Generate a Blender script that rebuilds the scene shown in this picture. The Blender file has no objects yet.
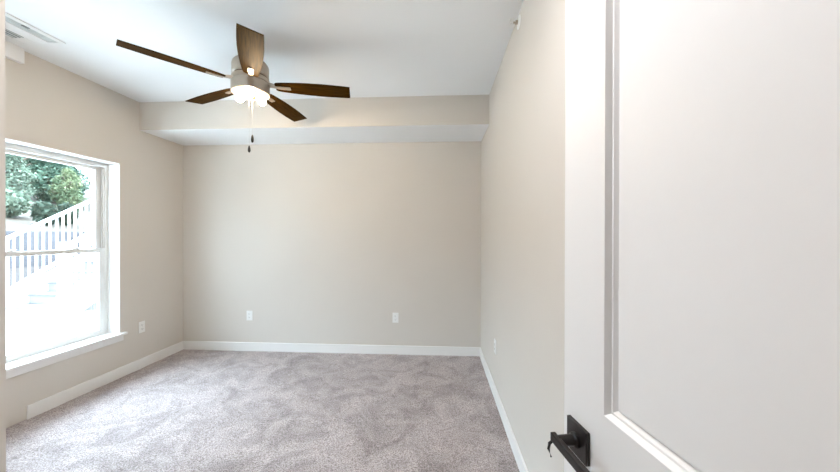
import bpy, bmesh, math, random
import numpy as np
from mathutils import Vector, Matrix, noise as mnoise

random.seed(7)
C = bpy.context.scene.collection
S = bpy.context.scene

# ------------------------------------------------------------------ camera
F_PX, YAW, PITCH, ROLL, EYE = 316.0, .055, -.003, .002, 1.381
cam = bpy.data.cameras.new('camera')
cam.sensor_width = 36.0
cam.lens = F_PX / 840.0 * 36.0
cam.clip_start = .02
cam.clip_end = 300
cam_ob = bpy.data.objects.new('camera', cam)
C.objects.link(cam_ob)
cam_ob.matrix_world = (Matrix.Translation((0, 0, EYE)) @ Matrix.Rotation(YAW, 4, 'Z')
                       @ Matrix.Rotation(math.pi / 2 + PITCH, 4, 'X') @ Matrix.Rotation(ROLL, 4, 'Z'))
S.camera = cam_ob

# ------------------------------------------------------------------ light
S.view_settings.view_transform = 'Standard'
S.view_settings.look = 'None'
S.view_settings.gamma = 1.0
S.view_settings.use_curve_mapping = False
S.view_settings.exposure = 0.97

SKY_GLOW = 3.6
world = bpy.data.worlds.new('sky')
S.world = world
world.use_nodes = True
wn, wl = world.node_tree.nodes, world.node_tree.links
bg = wn['Background']
sky = wn.new('ShaderNodeTexSky')
sky.sky_type = 'HOSEK_WILKIE'
sky.sun_direction = Vector((.62, .1, .76)).normalized()
sky.turbidity = 6.0
mixw = wn.new('ShaderNodeMixRGB')
mixw.inputs[0].default_value = .78
mixw.inputs[2].default_value = (.65, .83, 1.0, 1)     # thin bright cloud veil
wl.new(sky.outputs[0], mixw.inputs[1])
# the haze is brightest over the open side facing the window
tcw = wn.new('ShaderNodeTexCoord')
dot = wn.new('ShaderNodeVectorMath')
dot.operation = 'DOT_PRODUCT'
dot.inputs[1].default_value = Vector((-.50, .05, .86)).normalized()
wl.new(tcw.outputs['Generated'], dot.inputs[0])
mx0 = wn.new('ShaderNodeMath')
mx0.operation = 'MAXIMUM'
mx0.inputs[1].default_value = 0.0
wl.new(dot.outputs['Value'], mx0.inputs[0])
pw = wn.new('ShaderNodeMath')
pw.operation = 'POWER'
pw.inputs[1].default_value = 5.0
wl.new(mx0.outputs[0], pw.inputs[0])
glow = wn.new('ShaderNodeMath')
glow.operation = 'MULTIPLY_ADD'
glow.inputs[1].default_value = SKY_GLOW
glow.inputs[2].default_value = 1.0
wl.new(pw.outputs[0], glow.inputs[0])
scl = wn.new('ShaderNodeVectorMath')
scl.operation = 'SCALE'
wl.new(mixw.outputs[0], scl.inputs[0])
wl.new(glow.outputs[0], scl.inputs['Scale'])
wl.new(scl.outputs[0], bg.inputs[0])
bg.inputs[1].default_value = 6.7

sun = bpy.data.lights.new('sun', 'SUN')
sun.energy = 2.0
sun.angle = .05
sun.color = (1, .95, .87)
sun_ob = bpy.data.objects.new('sun', sun)
C.objects.link(sun_ob)
sun_ob.rotation_euler = Vector((.64, .10, .76)).to_track_quat('Z', 'Y').to_euler()

fill = bpy.data.lights.new('entry_fill_light', 'AREA')     # unseen fill light added under the entry ceiling to brighten the room
fill.shape = 'DISK'
fill.size = .45
fill.energy = 11.0
fill.color = (1, .97, .97)
fill_ob = bpy.data.objects.new('entry_fill_light', fill)
C.objects.link(fill_ob)
fill_ob.location = (-.22, .72, 2.72)
BULB_POWER = 160

# ------------------------------------------------------------------ materials
def new_mat(name):
    m = bpy.data.materials.new(name)
    m.use_nodes = True
    return m, m.node_tree.nodes, m.node_tree.links, m.node_tree.nodes['Principled BSDF']

def mat(name, col, rough=.6, metal=0.0, var=.0, vscale=3.0, bump=0.0, bscale=200.0, spec=.5):
    m, n, l, b = new_mat(name)
    b.inputs['Roughness'].default_value = rough
    b.inputs['Metallic'].default_value = metal
    b.inputs['Specular IOR Level'].default_value = spec
    tc = n.new('ShaderNodeTexCoord')
    nz = n.new('ShaderNodeTexNoise')
    nz.inputs['Scale'].default_value = vscale
    nz.inputs['Detail'].default_value = 4
    l.new(tc.outputs['Object'], nz.inputs['Vector'])
    r = n.new('ShaderNodeValToRGB')
    r.color_ramp.elements[0].position = .3
    r.color_ramp.elements[1].position = .7
    r.color_ramp.elements[0].color = tuple(c * (1 - var) for c in col) + (1,)
    r.color_ramp.elements[1].color = tuple(min(1, c * (1 + var)) for c in col) + (1,)
    l.new(nz.outputs['Fac'], r.inputs['Fac'])
    l.new(r.outputs['Color'], b.inputs['Base Color'])
    if bump:
        nb = n.new('ShaderNodeTexNoise')
        nb.inputs['Scale'].default_value = bscale
        l.new(tc.outputs['Object'], nb.inputs['Vector'])
        bp = n.new('ShaderNodeBump')
        bp.inputs['Strength'].default_value = bump
        bp.inputs['Distance'].default_value = .002
        l.new(nb.outputs['Fac'], bp.inputs['Height'])
        l.new(bp.outputs['Normal'], b.inputs['Normal'])
    return m

def carpet_mat():
    m, n, l, b = new_mat('carpet')
    b.inputs['Roughness'].default_value = 1.0
    b.inputs['Specular IOR Level'].default_value = .1
    b.inputs['Sheen Weight'].default_value = .25
    tc = n.new('ShaderNodeTexCoord')
    fine = n.new('ShaderNodeTexNoise')
    fine.inputs['Scale'].default_value = 150
    fine.inputs['Detail'].default_value = 3
    l.new(tc.outputs['Object'], fine.inputs['Vector'])
    r1 = n.new('ShaderNodeValToRGB')
    r1.color_ramp.elements[0].position = .36
    r1.color_ramp.elements[1].position = .64
    r1.color_ramp.elements[0].color = (.235, .188, .180, 1)
    r1.color_ramp.elements[1].color = (.64, .565, .545, 1)
    l.new(fine.outputs['Fac'], r1.inputs['Fac'])
    big = n.new('ShaderNodeTexNoise')            # brushed pile: patches lying one way or the other
    big.inputs['Scale'].default_value = 3.2
    big.inputs['Detail'].default_value = 5
    big.inputs['Roughness'].default_value = .6
    big.inputs['Distortion'].default_value = 1.4
    l.new(tc.outputs['Object'], big.inputs['Vector'])
    r2 = n.new('ShaderNodeValToRGB')
    r2.color_ramp.elements[0].position = .34
    r2.color_ramp.elements[1].position = .58
    r2.color_ramp.elements[0].color = (.66, .645, .64, 1)
    r2.color_ramp.elements[1].color = (1, 1, 1, 1)
    l.new(big.outputs['Fac'], r2.inputs['Fac'])
    mx = n.new('ShaderNodeMixRGB')
    mx.blend_type = 'MULTIPLY'
    mx.inputs[0].default_value = 1
    l.new(r1.outputs[0], mx.inputs[1])
    l.new(r2.outputs[0], mx.inputs[2])
    l.new(mx.outputs[0], b.inputs['Base Color'])
    bp = n.new('ShaderNodeBump')
    bp.inputs['Strength'].default_value = .6
    bp.inputs['Distance'].default_value = .008
    l.new(fine.outputs['Fac'], bp.inputs['Height'])
    l.new(bp.outputs['Normal'], b.inputs['Normal'])
    return m

def wood_mat():
    m, n, l, b = new_mat('espresso_wood')
    b.inputs['Roughness'].default_value = .5
    b.inputs['Specular IOR Level'].default_value = .02
    b.inputs['Specular Tint'].default_value = (1, .66, .30, 1)
    tc = n.new('ShaderNodeTexCoord')
    mp = n.new('ShaderNodeMapping')
    mp.inputs['Scale'].default_value = (3, 40, 40)
    l.new(tc.outputs['Object'], mp.inputs['Vector'])
    nz = n.new('ShaderNodeTexNoise')
    nz.inputs['Scale'].default_value = 2.5
    nz.inputs['Detail'].default_value = 5
    l.new(mp.outputs[0], nz.inputs['Vector'])
    r = n.new('ShaderNodeValToRGB')
    r.color_ramp.elements[0].position = .3
    r.color_ramp.elements[1].position = .7
    r.color_ramp.elements[0].color = (.014, .006, .0010, 1)
    r.color_ramp.elements[1].color = (.060, .026, .0025, 1)
    l.new(nz.outputs['Fac'], r.inputs['Fac'])
    l.new(r.outputs[0], b.inputs['Base Color'])
    return m

def glass_mat():
    m, n, l, b = new_mat('window_glass')
    n.remove(b)
    out = n['Material Output']
    tr = n.new('ShaderNodeBsdfTransparent')
    tr.inputs[0].default_value = (.97, .985, .98, 1)
    gl = n.new('ShaderNodeBsdfGlossy')
    gl.inputs['Roughness'].default_value = .0
    fr = n.new('ShaderNodeFresnel')
    geo = n.new('ShaderNodeNewGeometry')
    ior = n.new('ShaderNodeMapRange')                # the same index seen from either side of the pane
    ior.inputs['To Min'].default_value = 1.45
    ior.inputs['To Max'].default_value = 1 / 1.45
    l.new(geo.outputs['Backfacing'], ior.inputs['Value'])
    l.new(ior.outputs[0], fr.inputs[0])
    mx = n.new('ShaderNodeMixShader')
    l.new(fr.outputs[0], mx.inputs[0])
    l.new(tr.outputs[0], mx.inputs[1])
    l.new(gl.outputs[0], mx.inputs[2])
    l.new(mx.outputs[0], out.inputs[0])
    return m

def emit_mat(name, col, power):
    m, n, l, b = new_mat(name)
    b.inputs['Base Color'].default_value = (.9, .88, .82, 1)
    b.inputs['Roughness'].default_value = .3
    b.inputs['Emission Color'].default_value = col + (1,)
    b.inputs['Emission Strength'].default_value = power
    return m

def leaf_mat(name, a, bcol):
    m = mat(name, a, .8, var=.0, spec=.2)
    r = [x for x in m.node_tree.nodes if x.type == 'VALTORGB'][0]
    r.color_ramp.elements[0].color = a + (1,)
    r.color_ramp.elements[1].color = bcol + (1,)
    nz = [x for x in m.node_tree.nodes if x.type == 'TEX_NOISE'][0]
    nz.inputs['Scale'].default_value = 1.6
    return m

M = dict(
    wall=mat('greige_wall_paint', (.665, .622, .568), .75, var=.012, vscale=1.2, bump=.08, bscale=260),
    ceil=mat('white_ceiling_paint', (.86, .865, .865), .9, var=.01, vscale=1.5, bump=.1, bscale=180),
    trim=mat('white_trim_paint', (.84, .83, .81), .38, var=.008),
    door=mat('white_door_paint', (.87, .86, .855), .45, var=.01, vscale=2, bump=.05, bscale=90),
    vinyl=mat('white_window_vinyl', (.70, .69, .67), .35, var=.008),
    plastic=mat('white_plastic', (.85, .85, .83), .35, var=.005),
    strip=mat('beige_track_shade', (.46, .40, .35), .7),
    slot=mat('dark_slot', (.03, .03, .03), .7),
    ventpale=mat('pale_grey_enamel', (.62, .66, .66), .5),
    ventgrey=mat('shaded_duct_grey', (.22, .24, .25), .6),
    nickel=mat('brushed_nickel', (.50, .44, .37), .42, 1.0, var=.04, vscale=30),
    bronze=mat('dark_bronze', (.030, .027, .027), .36, .6, var=.1, vscale=20),
    fob=mat('dark_fob', (.02, .016, .013), .4),
    carpet=carpet_mat(), wood=wood_mat(), glass=glass_mat(),
    bulb=emit_mat('lit_bulb', (1.0, .77, .50), BULB_POWER),
    pan=mat('warm_satin_pan', (.030, .016, .004), .8),
    socket=mat('bulb_socket_white', (.78, .72, .62), .5),
    concrete=mat('pale_concrete', (.70, .69, .67), .85, var=.04, vscale=2.5),
    outwhite=mat('white_outdoor_paint', (.80, .80, .80), .5, var=.015),
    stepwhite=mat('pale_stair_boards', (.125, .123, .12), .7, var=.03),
    riserlift=mat('lightened_riser_boards', (.26, .257, .25), .7, var=.02),  # stair board colour lightened to make up for weaker light on risers
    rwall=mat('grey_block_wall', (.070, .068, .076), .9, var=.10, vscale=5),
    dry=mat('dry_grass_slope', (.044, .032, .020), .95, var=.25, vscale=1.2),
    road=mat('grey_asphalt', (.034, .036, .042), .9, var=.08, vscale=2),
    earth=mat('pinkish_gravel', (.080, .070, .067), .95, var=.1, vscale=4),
    siding=mat('exterior_siding', (.55, .55, .54), .8, var=.02),
    bark=mat('tree_bark', (.10, .075, .055), .9, var=.2, vscale=6),
    leafd=leaf_mat('deep_green_leaves', (.060, .120, .082), (.135, .205, .145)),
    leafl=leaf_mat('light_green_leaves', (.10, .16, .09), (.22, .245, .13)),
    leafp=leaf_mat('silvery_green_leaves', (.12, .165, .12), (.20, .25, .185)),
    hedge=leaf_mat('dark_hedge_leaves', (.035, .055, .04), (.07, .10, .07)),
)

# ------------------------------------------------------------------ helpers
def obj(name, bm, m, parent=None, smooth=False, bevel=0.0, angle=40):
    me = bpy.data.meshes.new(name)
    bmesh.ops.recalc_face_normals(bm, faces=bm.faces[:])
    bm.to_mesh(me)
    bm.free()
    me.materials.append(M[m] if isinstance(m, str) else m)
    o = bpy.data.objects.new(name, me)
    C.objects.link(o)
    if parent is not None:
        o.parent = parent
    if smooth:
        for p in me.polygons:
            p.use_smooth = True
        try:
            me.set_sharp_from_angle(angle=math.radians(angle))
        except Exception:
            pass
    if bevel:
        md = o.modifiers.new('bevel', 'BEVEL')
        md.width = bevel
        md.segments = 2
        md.limit_method = 'ANGLE'
        md.angle_limit = math.radians(35)
    return o

def thing(name, label, cat, loc=(0, 0, 0), rotz=0, group=None):
    o = bpy.data.objects.new(name, None)
    o.empty_display_size = .1
    C.objects.link(o)
    o.location = loc
    o.rotation_euler = (0, 0, rotz)
    return tag(o, label, cat, group)

def tag(o, label, cat, group=None, kind=None):
    o['label'] = label
    o['category'] = cat
    if group:
        o['group'] = group
    if kind:
        o['kind'] = kind
    return o

def struct(name, bm, m, label, cat, **k):
    return tag(obj(name, bm, m, **k), label, cat, kind='structure')

def box(bm, x0, x1, y0, y1, z0, z1):
    v = [bm.verts.new((x, y, z)) for x in (x0, x1) for y in (y0, y1) for z in (z0, z1)]
    for f in ((0, 1, 3, 2), (4, 6, 7, 5), (0, 4, 5, 1), (2, 3, 7, 6), (0, 2, 6, 4), (1, 5, 7, 3)):
        bm.faces.new([v[i] for i in f])
    return bm

def B(*boxes):
    bm = bmesh.new()
    for b in boxes:
        box(bm, *b)
    return bm

def lathe(bm, prof, seg=40, c=(0, 0, 0), mtx=None):
    rings = []
    for r, z in prof:
        ring = []
        for i in range(seg):
            a = 2 * math.pi * i / seg
            p = Vector((r * math.cos(a), r * math.sin(a), z))
            p = (mtx @ p) if mtx else p
            ring.append(bm.verts.new(p + Vector(c)))
        rings.append(ring)
    for a, b in zip(rings, rings[1:]):
        for i in range(seg):
            j = (i + 1) % seg
            bm.faces.new((a[i], a[j], b[j], b[i]))
    if prof[0][0] > 1e-5:
        bm.faces.new(rings[0])
    if prof[-1][0] > 1e-5:
        bm.faces.new(rings[-1])
    bmesh.ops.remove_doubles(bm, verts=bm.verts[:], dist=1e-6)
    return bm

def tube(bm, pts, r, seg=10):
    pts = [Vector(p) for p in pts]
    rings = []
    for i, p in enumerate(pts):
        d = (pts[min(i + 1, len(pts) - 1)] - pts[max(i - 1, 0)]).normalized()
        up = Vector((0, 0, 1)) if abs(d.z) < .95 else Vector((1, 0, 0))
        s = d.cross(up).normalized()
        t = s.cross(d)
        rr = r[i] if isinstance(r, (list, tuple)) else r
        rings.append([bm.verts.new(p + rr * (math.cos(2 * math.pi * k / seg) * s + math.sin(2 * math.pi * k / seg) * t)) for k in range(seg)])
    for a, b in zip(rings, rings[1:]):
        for k in range(seg):
            j = (k + 1) % seg
            bm.faces.new((a[k], a[j], b[j], b[k]))
    bm.faces.new(rings[0])
    bm.faces.new(rings[-1])
    return bm

def beam(bm, p0, p1, w, h):
    """rectangular bar from p0 to p1, w across, h up"""
    p0, p1 = Vector(p0), Vector(p1)
    d = (p1 - p0).normalized()
    s = Vector((0, 0, 1)).cross(d)
    s = s.normalized() if s.length > 1e-4 else Vector((1, 0, 0))
    t = d.cross(s)
    v = []
    for p in (p0, p1):
        for a, b in ((-1, -1), (1, -1), (1, 1), (-1, 1)):
            v.append(bm.verts.new(p + s * a * w / 2 + t * b * h / 2))
    for f in ((0, 1, 2, 3), (7, 6, 5, 4), (0, 4, 5, 1), (1, 5, 6, 2), (2, 6, 7, 3), (3, 7, 4, 0)):
        bm.faces.new([v[i] for i in f])
    return bm

# ------------------------------------------------------------------ room shell
XL, XR, YB, H = -3.062, .497, 3.648, 2.74
YS, HS = 3.09, 2.454                      # soffit front and underside
YF = .55                                  # room face of the short front wall
XE = -.810                                # face of the entry wall
WT = .20
WY0, WY1, WZ0, WZ1 = 1.93, 2.89, .43, 2.067   # window opening
VY0, VY1, VZ0, VZ1 = .68, 1.64, .72, 2.067     # opening of the unseen window added for more daylight

def carpet_floor():
    x0, x1, y0, y1 = XL - .02, XR + .02, -.1, YB + .02
    nx, ny = 300, 310
    bm = bmesh.new()
    grid = []
    for j in range(ny + 1):
        row = []
        for i in range(nx + 1):
            x = x0 + (x1 - x0) * i / nx
            y = y0 + (y1 - y0) * j / ny
            z = .0035 * mnoise.noise((x * 9, y * 9, 0)) + .0025 * mnoise.noise((x * 60, y * 60, 3)) - .002
            row.append(bm.verts.new((x, y, z)))
        grid.append(row)
    for j in range(ny):
        for i in range(nx):
            bm.faces.new((grid[j][i], grid[j][i + 1], grid[j + 1][i + 1], grid[j + 1][i]))
    o = struct('floor', bm, 'carpet', 'greige plush carpet covering the bedroom floor', 'carpet', smooth=True, angle=180)
    return o
carpet_floor()
struct('floor_slab', B((XL - WT, XR + .15, -2.3, YB + .2, -.25, -.012)), 'concrete', 'slab beneath the carpet and hallway', 'floor')
struct('ceiling', B((XL - WT, XR + .15, -2.3, YB + .2, H, H + .2)), 'ceil', 'smooth white ceiling around the fan', 'ceiling')
struct('wall_left', B((XL - WT, XL, YF - .2, VY0, -.02, H), (XL - WT, XL, VY1, WY0, -.02, H), (XL - WT, XL, VY0, VY1, VZ1, H), (XL - WT, XL, VY0, VY1, -.02, VZ0 - .03), (XL - WT, XL, WY1, YB + .2, -.02, H),
                      (XL - WT, XL, WY0, WY1, -.02, WZ0 - .03), (XL - WT, XL, WY0, WY1, WZ1, H)), 'wall',
       'beige wall around the windows', 'wall')
struct('wall_back', B((XL, XR + .15, YB, YB + .2, -.02, H)), 'wall', 'plain beige back wall under the dropped soffit', 'wall')
struct('wall_right', B((XR, XR + .15, -2.3, YB, -.02, H)), 'wall', 'long pale wall on the right beside the open door', 'wall')
struct('wall_front', B((XL, XE, YF - .12, YF, -.02, H)), 'wall', 'short wall facing the back wall beside the entry', 'wall')
struct('wall_entry', B((XE - .12, XE, -2.3, YF - .12, -.02, H)), 'wall', 'entry wall edge at the far left of the view', 'wall')
struct('wall_hall', B((XE - .12, XR + .15, -2.4, -2.3, -.02, H)), 'wall', 'end wall of the hallway behind the doorway', 'wall')

# soffit: beige front face, white underside
bm = B((XL, XR, YS, YB, HS, H))
sf = struct('wall_soffit', bm, 'wall', 'dropped soffit across the top of the back wall, white underneath', 'soffit')
sf.data.materials.append(M['ceil'])
for p in sf.data.polygons:
    if p.normal.z < -.9:
        p.material_index = 1

struct('ghost_box_1', B((XL, XL + .035, YF, 2.160, 2.632, H)), 'ceil', 'white box standing in for a stitching ghost at the top of the left wall by the vent', 'trim', bevel=.002)  # box copies a stitching ghost; the wall has no ledge here

def baseboard(name, x0, x1, y0, y1, axis, label):
    bm = bmesh.new()
    box(bm, x0, x1, y0, y1, -.01, .10)
    return struct(name, bm, 'trim', label, 'baseboard', bevel=.005)
baseboard('baseboard_left', XL, XL + .014, 2.19, YB, 'y', 'white baseboard below the window wall')
baseboard('baseboard_back', XL + .014, XR - .014, YB - .014, YB, 'x', 'white baseboard along the back wall')
baseboard('baseboard_right', XR - .014, XR, .0, YB, 'y', 'white baseboard along the right wall')

# ------------------------------------------------------------------ window
def window(name, label, WY0, WY1, WZ0, WZ1, ZR):
    w = thing(name, label, 'window', (XL, (WY0 + WY1) / 2, WZ0))
    w['kind'] = 'structure'
    hw = (WY1 - WY0) / 2
    hh = WZ1 - WZ0
    e = .0
    # reveal lining (white returns)
    obj('window_reveal', B((-.125, 0, hw - .006, hw, 0, hh), (-.125, 0, -hw, -hw + .006, 0, hh),
                           (-.125, 0, -hw + .006, hw - .006, hh - .006, hh)), 'trim', w)
    fw = .034
    fr = obj('window_frame', B((-.20, -.118, hw - fw, hw - .0, 0, hh), (-.20, -.118, -hw, -hw + fw, 0, hh),
                               (-.20, -.118, -hw + fw, hw - fw, hh - .05, hh), (-.20, -.118, -hw + fw, hw - fw, -.01, .022)),
             'vinyl', w, bevel=.003)
    obj('sash_track', B((-.150, -.143, hw - fw - .008, hw - fw, .022, hh - .05),
                        (-.150, -.143, -hw + fw, -hw + fw + .008, .022, hh - .05)), 'vinyl', fr)
    i = hw - fw
    zr = ZR - WZ0                                # meeting rail
    obj('track_shade', B((-.153, -.119, i - .005, i + .001, zr + .02, hh - .052), (-.153, -.119, -i - .001, -i + .005, zr + .02, hh - .052)), 'strip', fr)  # beige strips painted as the shade line beside the upper sash
    sw = .048
    def sash(name, xa, xb, za, zb, top, bot, sww):
        s = obj(name, B((xa, xb, i - sww, i, za, zb), (xa, xb, -i, -i + sww, za, zb),
                        (xa, xb, -i + sww, i - sww, zb - top, zb), (xa, xb, -i + sww, i - sww, za, za + bot)), 'vinyl', w, bevel=.003)
        obj('glass_pane', B(((xa + xb) / 2 - .002, (xa + xb) / 2 + .002, -i + sww - .002, i - sww + .002, za + bot - .002, zb - top + .002)), 'glass', s)
        return s
    sash('upper_sash', -.190, -.155, zr - .018, hh - .05, .026, .034, .050)
    ls = sash('lower_sash', -.150, -.120, .022, zr + .016, .034, .030, .046)
    for y in (-.214, .214):
        bm = bmesh.new()
        box(bm, -.150, -.126, y - .028, y + .028, zr + .016, zr + .024)
        lathe(bm, [(.011, 0), (.011, .008), (.006, .012), (0, .012)], 16, (-.137, y, zr + .024))
        beam(bm, (-.137, y, zr + .031), (-.128, y + .03, zr + .031), .007, .006)
        obj('sash_lock', bm, 'vinyl', ls, bevel=.001)
    # stool with horns and apron below
    bm = bmesh.new()
    box(bm, -.120, .0, -hw, hw, -.024, .0)
    box(bm, .0, .040, -hw - .04, hw + .04, -.024, .0)
    obj('window_sill', bm, 'trim', w, bevel=.004)
    obj('sill_apron', B((.0, .016, -hw - .02, hw + .02, -.078, -.024)), 'trim', w, bevel=.003)
window('window_1', 'white single hung window with deep sill beside the stairs outside', WY0, WY1, WZ0, WZ1, 1.232)
window('window_added', 'added unseen window nearer the entry, letting in extra daylight', VY0, VY1, VZ0, VZ1, 1.41)

# ------------------------------------------------------------------ open door
def door():
    W, T = .80, .035
    ang = math.radians(9.8)
    d = thing('door_1', 'open white panelled door with dark lever handle at the right', 'door', (.4345, -.030, 0), ang + math.pi / 2)
    d['kind'] = 'structure'
    # local: x from hinge to free edge, +y = the face towards the camera
    bm = bmesh.new()
    prof = [(0, 0), (.007, -.010), (.011, -.010), (.017, -.0165), (.021, -.0165), (.024, -.012), (.026, -.012)]
    panels = [(.134, .666, 1.034, 1.89), (.134, .666, .24, .842)]
    z0, z1 = .014, 2.03
    def face(ysign):
        yb = 0.0 if ysign > 0 else -T
        def V(x, z, dd):
            return bm.verts.new((x, yb + ysign * dd, z))
        def quad(a, b, c, e):
            bm.faces.new([V(*a), V(*b), V(*c), V(*e)])
        def rect(xa, xb, za, zb):
            quad((xa, za, 0), (xb, za, 0), (xb, zb, 0), (xa, zb, 0))
        rect(0, .134, z0, z1)
        rect(.666, W, z0, z1)
        rect(.134, .666, z0, .24)
        rect(.134, .666, .842, 1.034)
        rect(.134, .666, 1.89, z1)
        for xa, xb, za, zb in panels:
            for (o0, d0), (o1, d1) in zip(prof, prof[1:]):
                a = [(xa + o0, za + o0), (xb - o0, za + o0), (xb - o0, zb - o0), (xa + o0, zb - o0)]
                b = [(xa + o1, za + o1), (xb - o1, za + o1), (xb - o1, zb - o1), (xa + o1, zb - o1)]
                for k in range(4):
                    j = (k + 1) % 4
                    quad(a[k] + (d0,), a[j] + (d0,), b[j] + (d1,), b[k] + (d1,))
            o, dd = prof[-1]
            quad((xa + o, za + o, dd), (xb - o, za + o, dd), (xb - o, zb - o, dd), (xa + o, zb - o, dd))
    face(1)
    face(-1)
    def q(*p):
        bm.faces.new([bm.verts.new(v) for v in p])
    q((W, 0, z0), (W, -T, z0), (W, -T, z1), (W, 0, z1))
    q((0, 0, z0), (0, -T, z0), (0, -T, z1), (0, 0, z1))
    q((0, 0, z0), (W, 0, z0), (W, -T, z0), (0, -T, z0))
    q((0, 0, z1), (W, 0, z1), (W, -T, z1), (0, -T, z1))
    bmesh.ops.remove_doubles(bm, verts=bm.verts[:], dist=1e-5)
    obj('door_leaf', bm, 'door', d)
    for side in (1, -1):
        yb = 0 if side > 0 else -T
        L = (lambda a, b: (yb + side * a, yb + side * b) if side > 0 else (yb - b, yb - a))
        hx, hz = .741, .940
        ya, yc = L(0, .009)
        rose = obj('door_handle', B((hx - .0345, hx + .0345, ya, yc, hz - .0345, hz + .0345)), 'bronze', d, bevel=.0015)
        ya, yc = L(.009, .050)
        bm = bmesh.new()
        rot = Matrix.Rotation(-math.pi / 2, 4, 'X')
        lathe(bm, [(.0155, 0), (.0155, .006), (.0115, .008), (.0115, .042)], 24, (hx, yb + side * .009, hz), rot if side > 0 else Matrix.Rotation(math.pi / 2, 4, 'X'))
        obj('handle_neck', bm, 'bronze', rose, smooth=True)
        ya, yc = L(.046, .058)
        lev = obj('lever', B((hx - .118, hx + .018, ya, yc, hz - .0095, hz + .0095)), 'bronze', rose, bevel=.002)
        if side > 0:
            bm = bmesh.new()
            tube(bm, [(hx + .013, .055, hz - .008), (hx + .015, .061, hz - .014), (hx + .015, .063, hz - .026), (hx + .009, .060, hz - .040)],
                 [.003, .0035, .003, .002], 10)
            obj('lever_return', bm, 'bronze', rose, smooth=True)
    # latch in the free edge
    obj('latch_plate', B((W, W + .001, -T / 2 - .011, -T / 2 + .011, .913, .968), (W, W + .008, -T / 2 - .006, -T / 2 + .006, .931, .949)), 'bronze', d)
door()

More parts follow.
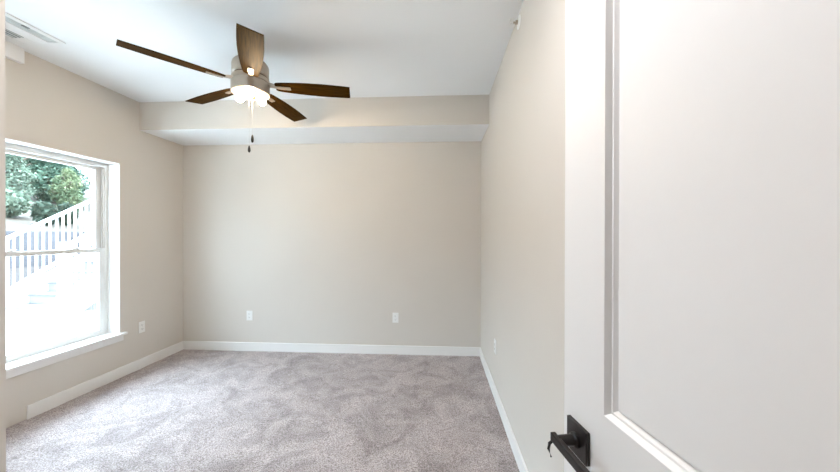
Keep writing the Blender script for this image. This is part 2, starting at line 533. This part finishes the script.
# ------------------------------------------------------------------ ceiling fan
def fan():
    cx, cy, zb = -1.331, 2.186, 2.448
    f = thing('ceiling_fan', 'five blade dark wood ceiling fan with lit brushed nickel light kit', 'ceiling fan', (cx, cy, H))
    z = lambda a: a - H
    bm = bmesh.new()
    lathe(bm, [(.066, z(H)), (.066, z(2.715)), (.058, z(2.695)), (.03, z(2.685)), (.016, z(2.683))], 40)
    obj('canopy', bm, 'nickel', f, smooth=True)
    bm = bmesh.new()
    lathe(bm, [(.0125, z(2.685)), (.0125, z(2.60))], 24)
    obj('downrod', bm, 'nickel', f, smooth=True)
    bm = bmesh.new()
    lathe(bm, [(.02, z(2.618)), (.079, z(2.615)), (.104, z(2.606)), (.115, z(2.592)), (.119, z(2.575)), (.119, z(2.512)), (.113, z(2.506)), (.02, z(2.506))], 56)
    mh = obj('motor_housing', bm, 'nickel', f, smooth=True)
    bm = bmesh.new()
    lathe(bm, [(.109, z(2.507)), (.109, z(2.494))], 56)
    obj('motor_gap', bm, 'wood', mh, smooth=True)
    bm = bmesh.new()
    lathe(bm, [(.02, z(2.496)), (.118, z(2.496)), (.122, z(2.492)), (.122, z(2.468)), (.115, z(2.464)), (.115, z(2.460)),
               (.124, z(2.456)), (.124, z(2.386)), (.118, z(2.384)), (.115, z(2.390)), (.115, z(2.404)), (.02, z(2.404))], 56)
    obj('switch_housing', bm, 'nickel', f, smooth=True)
    # open light pan
    bm = bmesh.new()
    lathe(bm, [(.1148, z(2.390)), (.112, z(2.398)), (.05, z(2.4025)), (.012, z(2.4025)), (.012, z(2.4038)), (.1148, z(2.4038))], 56)
    pan = obj('light_pan', bm, 'pan', f, smooth=True)
    # bulbs
    for k, a in enumerate((math.radians(-62), math.radians(58), math.radians(178))):
        dr = Vector((math.cos(a), math.sin(a), 0))
        base = dr * .034 + Vector((0, 0, z(2.400)))
        ax = (dr * .75 + Vector((0, 0, -.66))).normalized()
        q = Vector((0, 0, 1)).rotation_difference(ax).to_matrix().to_4x4()
        bm = bmesh.new()
        lathe(bm, [(.019, -.01), (.019, .022), (.016, .026)], 24, base, q)
        so = obj('bulb_socket', bm, 'socket', f, smooth=True)
        bm = bmesh.new()
        lathe(bm, [(.012, .022), (.014, .030), (.021, .040), (.0265, .053), (.028, .064), (.025, .077), (.016, .087), (.007, .091), (0, .092)], 28, base, q)
        obj('light_bulb', bm, 'bulb', so, smooth=True)
    # blades
    R0, R1 = .165, .691
    rr = [.165, .175, .20, .25, .32, .40, .48, .56, .63, .675, .691]
    ww = [.034, .044, .050, .056, .063, .068, .0705, .070, .0675, .065, .064]
    pitch = math.atan(.012 / .064)
    iron0 = blade0 = None
    for k in range(5):
        a = 4.0 + k * 2 * math.pi / 5
        if blade0 is None:
            bm = bmesh.new()
            top, bot = [], []
            for r, w in zip(rr, ww):
                top.append([bm.verts.new((r, w * t, .003)) for t in (1, .5, 0, -.5, -1)])
                bot.append([bm.verts.new((r, w * t, -.003)) for t in (1, .5, 0, -.5, -1)])
            for g in (top, bot):
                for u, v in zip(g, g[1:]):
                    for i in range(4):
                        bm.faces.new((u[i], u[i + 1], v[i + 1], v[i]))
            for i in range(len(rr) - 1):
                bm.faces.new((top[i][0], top[i + 1][0], bot[i + 1][0], bot[i][0]))
                bm.faces.new((top[i][4], top[i + 1][4], bot[i + 1][4], bot[i][4]))
            for i in range(4):
                bm.faces.new((top[0][i], top[0][i + 1], bot[0][i + 1], bot[0][i]))
                bm.faces.new((top[-1][i], top[-1][i + 1], bot[-1][i + 1], bot[-1][i]))
            b = blade0 = obj('blade', bm, 'wood', f, bevel=.001)
            # blade iron: arm out of the hub and a plate below the blade root
            bm = bmesh.new()
            secs = [(.100, .020, .016, .010), (.140, .016, .012, .009), (.180, .013, .002, .007), (.210, .016, -.0035, .0025), (.255, .017, -.0035, .0025), (.270, .014, -.0035, .0025)]
            prev = None
            for x, w, zc, t in secs:
                cur = [bm.verts.new((x, w, zc + t)), bm.verts.new((x, -w, zc + t)), bm.verts.new((x, -w, zc - t)), bm.verts.new((x, w, zc - t))]
                if prev:
                    for i in range(4):
                        j = (i + 1) % 4
                        bm.faces.new((prev[i], prev[j], cur[j], cur[i]))
                else:
                    bm.faces.new(cur)
                prev = cur
            bm.faces.new(prev)
            for x, y in ((.222, .009), (.222, -.009), (.256, 0)):
                lathe(bm, [(.0045, -.0035), (.0035, -.0055), (0, -.006)], 10, (x, y, -.003))
            ir = iron0 = obj('blade_iron', bm, 'nickel', f, bevel=.0015)
        else:
            b, ir = blade0.copy(), iron0.copy()
            C.objects.link(b)
            C.objects.link(ir)
        for o, dz in ((b, 0), (ir, -.003)):
            o.location = (0, 0, z(zb) + dz)
            o.rotation_euler = (Matrix.Rotation(a, 3, 'Z') @ Matrix.Rotation(-pitch, 3, 'X')).to_euler()
    # pull chains
    for (dx, dy, zend, fl) in ((.006, .01, 2.092, .052), (.000, -.018, 2.008, .046)):
        bm = bmesh.new()
        tube(bm, [(dx, dy, z(2.402)), (dx, dy, z(zend))], .0005, 6)
        n = 40
        for i in range(n):
            zz = 2.395 + (zend - 2.395) * i / (n - 1)
            lathe(bm, [(0, -.0014), (.0009, 0), (0, .0014)], 6, (dx, dy, z(zz)))
        ch = obj('pull_chain', bm, 'nickel', f, smooth=True)
        bm = bmesh.new()
        lathe(bm, [(.002, .004), (.0055, -.004), (.0085, -.018), (.0095, -.030), (.008, -fl + .008), (.004, -fl + .001), (0, -fl)], 18, (dx, dy, z(zend)))
        obj('pull_fob', bm, 'fob', ch, smooth=True)
fan()

# ------------------------------------------------------------------ ceiling vent
def vent():
    v = thing('ceiling_vent', 'white slotted air register in the ceiling near the window wall', 'vent', (-2.775, 1.90, H))
    x0, x1, y0, y1 = -.170, .138, -.23, .208
    obj('vent_frame', B((x0, x1, y0, y0 + .02, -.008, 0), (x0, x1, y1 - .02, y1, -.008, 0),
                        (x0, x0 + .014, y0 + .02, y1 - .02, -.008, 0), (x1 - .036, x1, y0 + .02, y1 - .02, -.008, 0),
                        (-.066, .030, y0 + .02, y1 - .02, -.007, 0), (x0 + .014, -.066, .13, y1 - .02, -.007, 0)), 'ceil', v, bevel=.002)
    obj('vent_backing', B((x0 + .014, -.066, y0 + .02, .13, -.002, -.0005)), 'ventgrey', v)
    obj('vent_backing', B((.030, x1 - .036, y0 + .02, y1 - .02, -.002, -.0005)), 'ventpale', v)
    proto = None
    for x in (-.138, -.110, -.082, .042, .060, .078, .096):
        if proto is None:
            bm = bmesh.new()
            beam(bm, (0, y0 + .02, -.004), (0, .13, -.004), .010, .0015)
            o = proto = obj('vent_louver', bm, 'ventpale', v)
        else:
            o = proto.copy()
            C.objects.link(o)
        o.location = (x, 0, 0)
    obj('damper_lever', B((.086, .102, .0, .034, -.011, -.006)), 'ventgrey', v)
vent()

# ------------------------------------------------------------------ outlets
def outlet(label, loc, rz, first=[]):
    G = 'wall outlets above the baseboards'
    if not first:
        r = thing('wall_outlet', label, 'outlet', loc, rz, G)
        pl = obj('cover_plate', B((-.035, .035, -.006, 0, -.0575, .0575)), 'plastic', r, bevel=.002)
        for s in (-1, 1):
            bm = bmesh.new()
            box(bm, -.017, .017, -.0085, -.006, s * .0195 - .014, s * .0195 + .014)
            rc = obj('receptacle', bm, 'plastic', r, bevel=.003)
            obj('receptacle_slots', B((-.0075, -.0055, -.0092, -.0084, s * .0195 - .003, s * .0195 + .007), (.0055, .0075, -.0092, -.0084, s * .0195 - .002, s * .0195 + .006),
                                      (-.002, .002, -.0092, -.0084, s * .0195 - .010, s * .0195 - .006)), 'slot', rc)
        bm = bmesh.new()
        lathe(bm, [(.003, 0), (.0025, .0012), (0, .0014)], 12, (0, -.006, 0), Matrix.Rotation(math.pi / 2, 4, 'X'))
        obj('screw', bm, 'plastic', r)
        first.append(r)
        return r
    src = first[0]
    r = src.copy()
    C.objects.link(r)
    r.location = loc
    r.rotation_euler = (0, 0, rz)
    r['label'] = label
    for ch in list(src.children):
        c = ch.copy()
        C.objects.link(c)
        c.parent = r
        for g in ch.children:
            e = g.copy()
            C.objects.link(e)
            e.parent = c
    return r
outlet('white outlet low on the back wall, nearer the window', (-2.234, YB, .418), 0)
outlet('white outlet low on the back wall, nearer the right wall', (-.484, YB, .421), 0)
outlet('white outlet on the left wall just past the window sill', (XL, 3.111, .422), math.pi / 2)
outlet('white outlet seen edge on, low on the right wall', (XR, 2.725, .432), -math.pi / 2)

# ------------------------------------------------------------------ sidewall sprinkler
def sprinkler():
    s = thing('fire_sprinkler', 'small white sidewall sprinkler head high on the right wall', 'sprinkler', (XR, 1.973, 2.688), -math.pi / 2)
    rot = Matrix.Rotation(math.pi / 2, 4, 'X')
    bm = bmesh.new()
    lathe(bm, [(.040, 0), (.038, .004), (.022, .007), (.012, .008)], 28, (0, 0, 0), rot)
    obj('escutcheon', bm, 'plastic', s, smooth=True)
    bm = bmesh.new()
    lathe(bm, [(.012, .006), (.012, .022), (.007, .024), (.007, .034)], 20, (0, 0, 0), rot)
    obj('sprinkler_body', bm, 'nickel', s, smooth=True)
    bm = bmesh.new()
    tube(bm, [(-.011, -.022, 0), (-.013, -.036, 0), (-.004, -.052, 0)], .002, 8)
    tube(bm, [(.011, -.022, 0), (.013, -.036, 0), (.004, -.052, 0)], .002, 8)
    box(bm, -.016, .016, -.056, -.052, -.010, .010)
    box(bm, -.018, .018, -.066, -.030, .011, .013)
    obj('deflector', bm, 'plastic', s)
sprinkler()

# ------------------------------------------------------------------ outside: ground
GX = XL - WT
struct('patio', B((-8.6, GX, -2.4, 16, -.35, -.10)), 'concrete', 'sunlit pale concrete patio outside the window', 'patio')

struct('ground', B((-8.6, 12, -30, -2.45, -.35, -.12)), 'concrete', 'pale paved yard at the far end of the hallway', 'ground')

def hill_z(x, y):
    """bank behind the retaining wall, road shelf, then wooded rise"""
    s = -x - 9.7
    if s < 0:
        return 1.40
    drop = max(-1.2, min(1.6, (11 - y) * .075))
    if s < 7:
        z = 1.40 + s * (.155 + .01 * drop)
    elif s < 11:
        z = 1.40 + 7 * (.155 + .01 * drop) + (s - 7) * .02
    else:
        z = 1.40 + 7 * (.155 + .01 * drop) + .08 + (s - 11) * .22
    if s < 7 or s > 11:
        z += .10 * mnoise.noise((x * .5, y * .5, 0)) + .05 * mnoise.noise((x * 1.7, y * 1.7, 4))
    return z

def terrain():
    bm = bmesh.new()
    xs = [-9.7 - .5 * i for i in range(0, 75)]
    ys = [-14 + .7 * j for j in range(0, 80)]
    g = [[bm.verts.new((x, y, hill_z(x, y))) for y in ys] for x in xs]
    for i in range(len(xs) - 1):
        for j in range(len(ys) - 1):
            f = bm.faces.new((g[i][j], g[i][j + 1], g[i + 1][j + 1], g[i + 1][j]))
            s = -(xs[i] + xs[i + 1]) / 2 - 9.7
            f.material_index = 1 if 7 < s < 11 else 0
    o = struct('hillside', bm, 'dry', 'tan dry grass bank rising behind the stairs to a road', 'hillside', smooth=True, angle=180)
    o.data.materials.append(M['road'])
terrain()
bm = bmesh.new()
for x0, x1, za, zb in ((-9.5, -8.6, .62, -.10),):
    v = [bm.verts.new(p) for p in ((x0, -8, za), (x1, -8, zb), (x1, 20, zb), (x0, 20, za), (x0, -8, -.5), (x1, -8, -.5), (x1, 20, -.5), (x0, 20, -.5))]
    for q in ((0, 1, 2, 3), (7, 6, 5, 4), (0, 4, 5, 1), (2, 6, 7, 3), (0, 3, 7, 4), (1, 5, 6, 2)):
        bm.faces.new([v[i] for i in q])
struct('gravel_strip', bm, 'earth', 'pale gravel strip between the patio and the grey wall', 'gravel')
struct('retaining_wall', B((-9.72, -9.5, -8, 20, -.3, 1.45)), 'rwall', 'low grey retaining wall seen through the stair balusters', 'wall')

# ------------------------------------------------------------------ outside: staircase and railings
SX0, SX1, SY0, RUN, RISE, GZ = -7.82, -6.60, 5.25, .30, .18, -.10
NST = 13
def stairs():
    t = thing('staircase', 'white outdoor staircase rising away from the patio', 'staircase', ((SX0 + SX1) / 2, SY0, GZ))
    hw = (SX1 - SX0) / 2 - .085
    tp = rp = None
    for k in range(NST):
        if tp is None:
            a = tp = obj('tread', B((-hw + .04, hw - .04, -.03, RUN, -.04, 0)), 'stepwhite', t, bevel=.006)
            b = rp = obj('riser', B((-hw + .04, hw - .04, 0, .02, -RISE, -.04)), 'riserlift', t)
        else:
            a, b = tp.copy(), rp.copy()
            C.objects.link(a)
            C.objects.link(b)
        a.location = b.location = (0, k * RUN, (k + 1) * RISE)
    L = NST * RUN
    for x in (-hw, hw - .04):
        bm = bmesh.new()
        pts = [(-.03, 0), (.30, 0), (L + .05, NST * RISE - .16), (L + .05, NST * RISE + .02), (L - .2, NST * RISE + .12), (.02, .40), (-.03, .40)]
        va = [bm.verts.new((x, y, z)) for y, z in pts]
        vb = [bm.verts.new((x + .04, y, z)) for y, z in pts]
        bm.faces.new(va)
        bm.faces.new(vb[::-1])
        for i in range(len(pts)):
            j = (i + 1) % len(pts)
            bm.faces.new((va[i], va[j], vb[j], vb[i]))
        obj('stringer', bm, 'outwhite', t)
    # landing at the top with its posts
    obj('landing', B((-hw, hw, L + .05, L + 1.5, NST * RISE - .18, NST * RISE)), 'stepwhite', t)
    for x in (-hw + .02, hw - .12):
        for y in (L + .12, L + 1.38):
            obj('landing_post', B((x, x + .1, y - .05, y + .05, 0, NST * RISE - .18)), 'outwhite', t)
    # lattice skirt under the right stringer
    bm = bmesh.new()
    for k in range(16):
        y = .55 + k * .20
        top = (y - .30) * RISE / RUN * .96
        box(bm, hw - .03, hw - .015, y, y + .09, 0, max(.05, top))
    for zz in (.10, .32, .54, .76, .98, 1.2, 1.42):
        y0 = .30 + zz / (RISE / RUN * .96) + .12
        if y0 < L - .1:
            box(bm, hw - .016, hw - .004, y0, L, zz - .045, zz + .045)
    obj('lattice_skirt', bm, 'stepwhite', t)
stairs()

def railing(label, x, y0, n, newel_top, zbm):
    r = thing('stair_railing', label, 'railing', (x, y0, GZ), 0, 'white stair railings')
    sl = RISE / RUN
    L = n * RUN
    obj('newel_post', B((-.065, .065, -.065, .065, 0, newel_top), (-.08, .08, -.08, .08, 0, .12), (-.078, .078, -.078, .078, newel_top, newel_top + .03)), 'outwhite', r, bevel=.006)
    def zr(y, base):
        return base + y * sl
    zt = newel_top - .05
    bm = bmesh.new()
    beam(bm, (0, .0, zr(0, zt)), (0, L, zr(L, zt)), .065, .05)
    obj('handrail', bm, 'outwhite', r, bevel=.006)
    bm = bmesh.new()
    beam(bm, (0, .0, zr(0, zbm)), (0, L, zr(L, zbm)), .045, .06)
    obj('bottom_rail', bm, 'outwhite', r, bevel=.004)
    y, proto = .17, None
    while y < L - .05:
        if proto is None:
            o = proto = obj('baluster', B((-.013, .013, -.013, .013, 0, zt - zbm - .03)), 'outwhite', r)
        else:
            o = proto.copy()
            C.objects.link(o)
        o.location = (0, y, zr(y, zbm) + .015)
        y += .11
    o = obj('newel_post', B((-.055, .055, -.055, .055, zr(L, 0) - .2, zr(L, zt) + .08)), 'outwhite', r, bevel=.006)
    o.location = (0, L - .03, 0)
railing('white baluster railing on the far left side of the outdoor stairs', SX0, SY0, NST, 1.41, .40)
railing('white baluster railing with square newel on the right side of the outdoor stairs', SX1, SY0, NST, 1.31, .30)

# ------------------------------------------------------------------ outside: plants
def foliage(n, size, blobs, leaf, seed):
    rnd = random.Random(seed)
    bm = bmesh.new()
    for k in range(n):
        c, r = blobs[rnd.randrange(len(blobs))]
        while True:
            v = Vector((rnd.uniform(-1, 1), rnd.uniform(-1, 1), rnd.uniform(-1, 1)))
            if .05 < v.length < 1:
                break
        v = v.normalized() * (.55 + .5 * rnd.random() ** .6)
        p = Vector(c) + Vector((v.x * r[0], v.y * r[1], v.z * r[2]))
        a = Vector((rnd.gauss(0, 1), rnd.gauss(0, 1), rnd.gauss(0, 1))).normalized()
        b = a.cross(Vector((rnd.gauss(0, 1), rnd.gauss(0, 1), rnd.gauss(0, 1)))).normalized()
        s = size * rnd.uniform(.6, 1.4)
        q = [p - a * s, p + b * s * .5, p + a * s, p - b * s * .5]
        bm.faces.new([bm.verts.new(w) for w in q])
    return bm

def blobs_for(rnd, n, R, h0, h1):
    out = []
    for i in range(n):
        t = i / max(1, n - 1)
        z = h0 + (h1 - h0) * t
        k = math.sin(math.pi * (.34 + .58 * t)) * R
        a = rnd.uniform(0, 6.28)
        d = rnd.uniform(.1, .42) * k
        rr = k * rnd.uniform(.45, .55) + .1
        out.append(((d * math.cos(a), d * math.sin(a), z), (rr, rr, rr * .75)))
    return out

def tree(label, x, y, h, R, m, seed, name='leafy_tree', leaves=5200, leaf=.2):
    rnd = random.Random(seed)
    t = thing(name, label, 'tree', (x, y, hill_z(x, y)), 0, 'trees beyond the road')
    obj('foliage', foliage(leaves, leaf, blobs_for(rnd, 12, R, h * .10, h * .90), m, seed), m, t)
    bm = bmesh.new()
    tube(bm, [(0, 0, -.2), (.08, .03, h * .25), (-.05, .06, h * .5), (.05, 0, h * .8)], [.2, .15, .1, .04], 8)
    for k in range(5):
        a = rnd.uniform(0, 6.28)
        tube(bm, [(0, .03, h * (.25 + .09 * k)), (math.cos(a) * R * .35, math.sin(a) * R * .35, h * (.38 + .1 * k)), (math.cos(a) * R * .7, math.sin(a) * R * .7, h * (.45 + .1 * k))], [.07, .05, .02], 6)
    obj('trunk', bm, 'bark', t)

TREES = [
    ('tall green tree beyond the road at the left edge of the window view', -24.6, 13.6, 7.6, 2.6, 'leafd'),
    ('tall green tree beyond the road in the middle of the window view', -24.6, 19.1, 8.2, 2.6, 'leafd'),
    ('tall green tree beyond the road above the end of the handrail', -24.6, 24.6, 7.8, 2.6, 'leafd'),
    ('tallest green tree at the back of the woods on the left', -30.6, 16.6, 10.0, 3.1, 'leafd'),
    ('tallest green tree at the back of the woods in the middle', -30.6, 22.5, 10.6, 3.1, 'leafd'),
    ('tallest green tree at the back of the woods on the right', -30.6, 28.4, 10.0, 3.1, 'leafd'),
    ('small silvery green tree low beside the road at the left of the window', -21.2, 14.6, 3.2, .95, 'leafp'),
    ('small yellowish green tree low beside the road in the middle of the window', -21.2, 17.0, 2.6, .9, 'leafl'),
    ('small yellowish green tree low beside the road towards the handrail end', -21.2, 19.3, 2.4, .9, 'leafl'),
]
for i, (lab, x, y, h, R, m) in enumerate(TREES):
    tree(lab, x, y, h, R, m, 40 + i, leaves=15000 if R > 1 else 4500, leaf=.12 if R > 1 else .075)

def shrub(label, x, y, r, hgt, m, seed, group=None, n=1500):
    rnd = random.Random(seed)
    s = thing('shrub', label, 'shrub', (x, y, hill_z(x, y)), 0, group)
    bl = [((rnd.uniform(-.3, .3) * r, rnd.uniform(-.3, .3) * r, hgt * rnd.uniform(.35, .62)), (r * .75, r * .75, hgt * .45)) for _ in range(5)]
    obj('foliage', foliage(n, .085, bl, m, seed), m, s)
    bm = bmesh.new()
    for k in range(5):
        a = k * 1.26
        tube(bm, [(0, 0, -.1), (math.cos(a) * r * .3, math.sin(a) * r * .3, hgt * .4), (math.cos(a) * r * .5, math.sin(a) * r * .5, hgt * .7)], [.03, .02, .01], 6)
    obj('stem', bm, 'bark', s)
shrub('pale rounded shrub on the dry bank at the left of the window', -13.2, 8.8, .7, .9, 'leafp', 3, n=2200)
for i, (x, y) in enumerate(((-11.2, 8.42), (-11.2, 8.99))):
    shrub(['dark clipped shrub behind the balusters, on the left of the pair', 'dark clipped shrub behind the balusters, on the right of the pair'][i],
          x, y, .22, .62, 'hedge', 20 + i, 'pair of dark shrubs on the bank', n=1100)
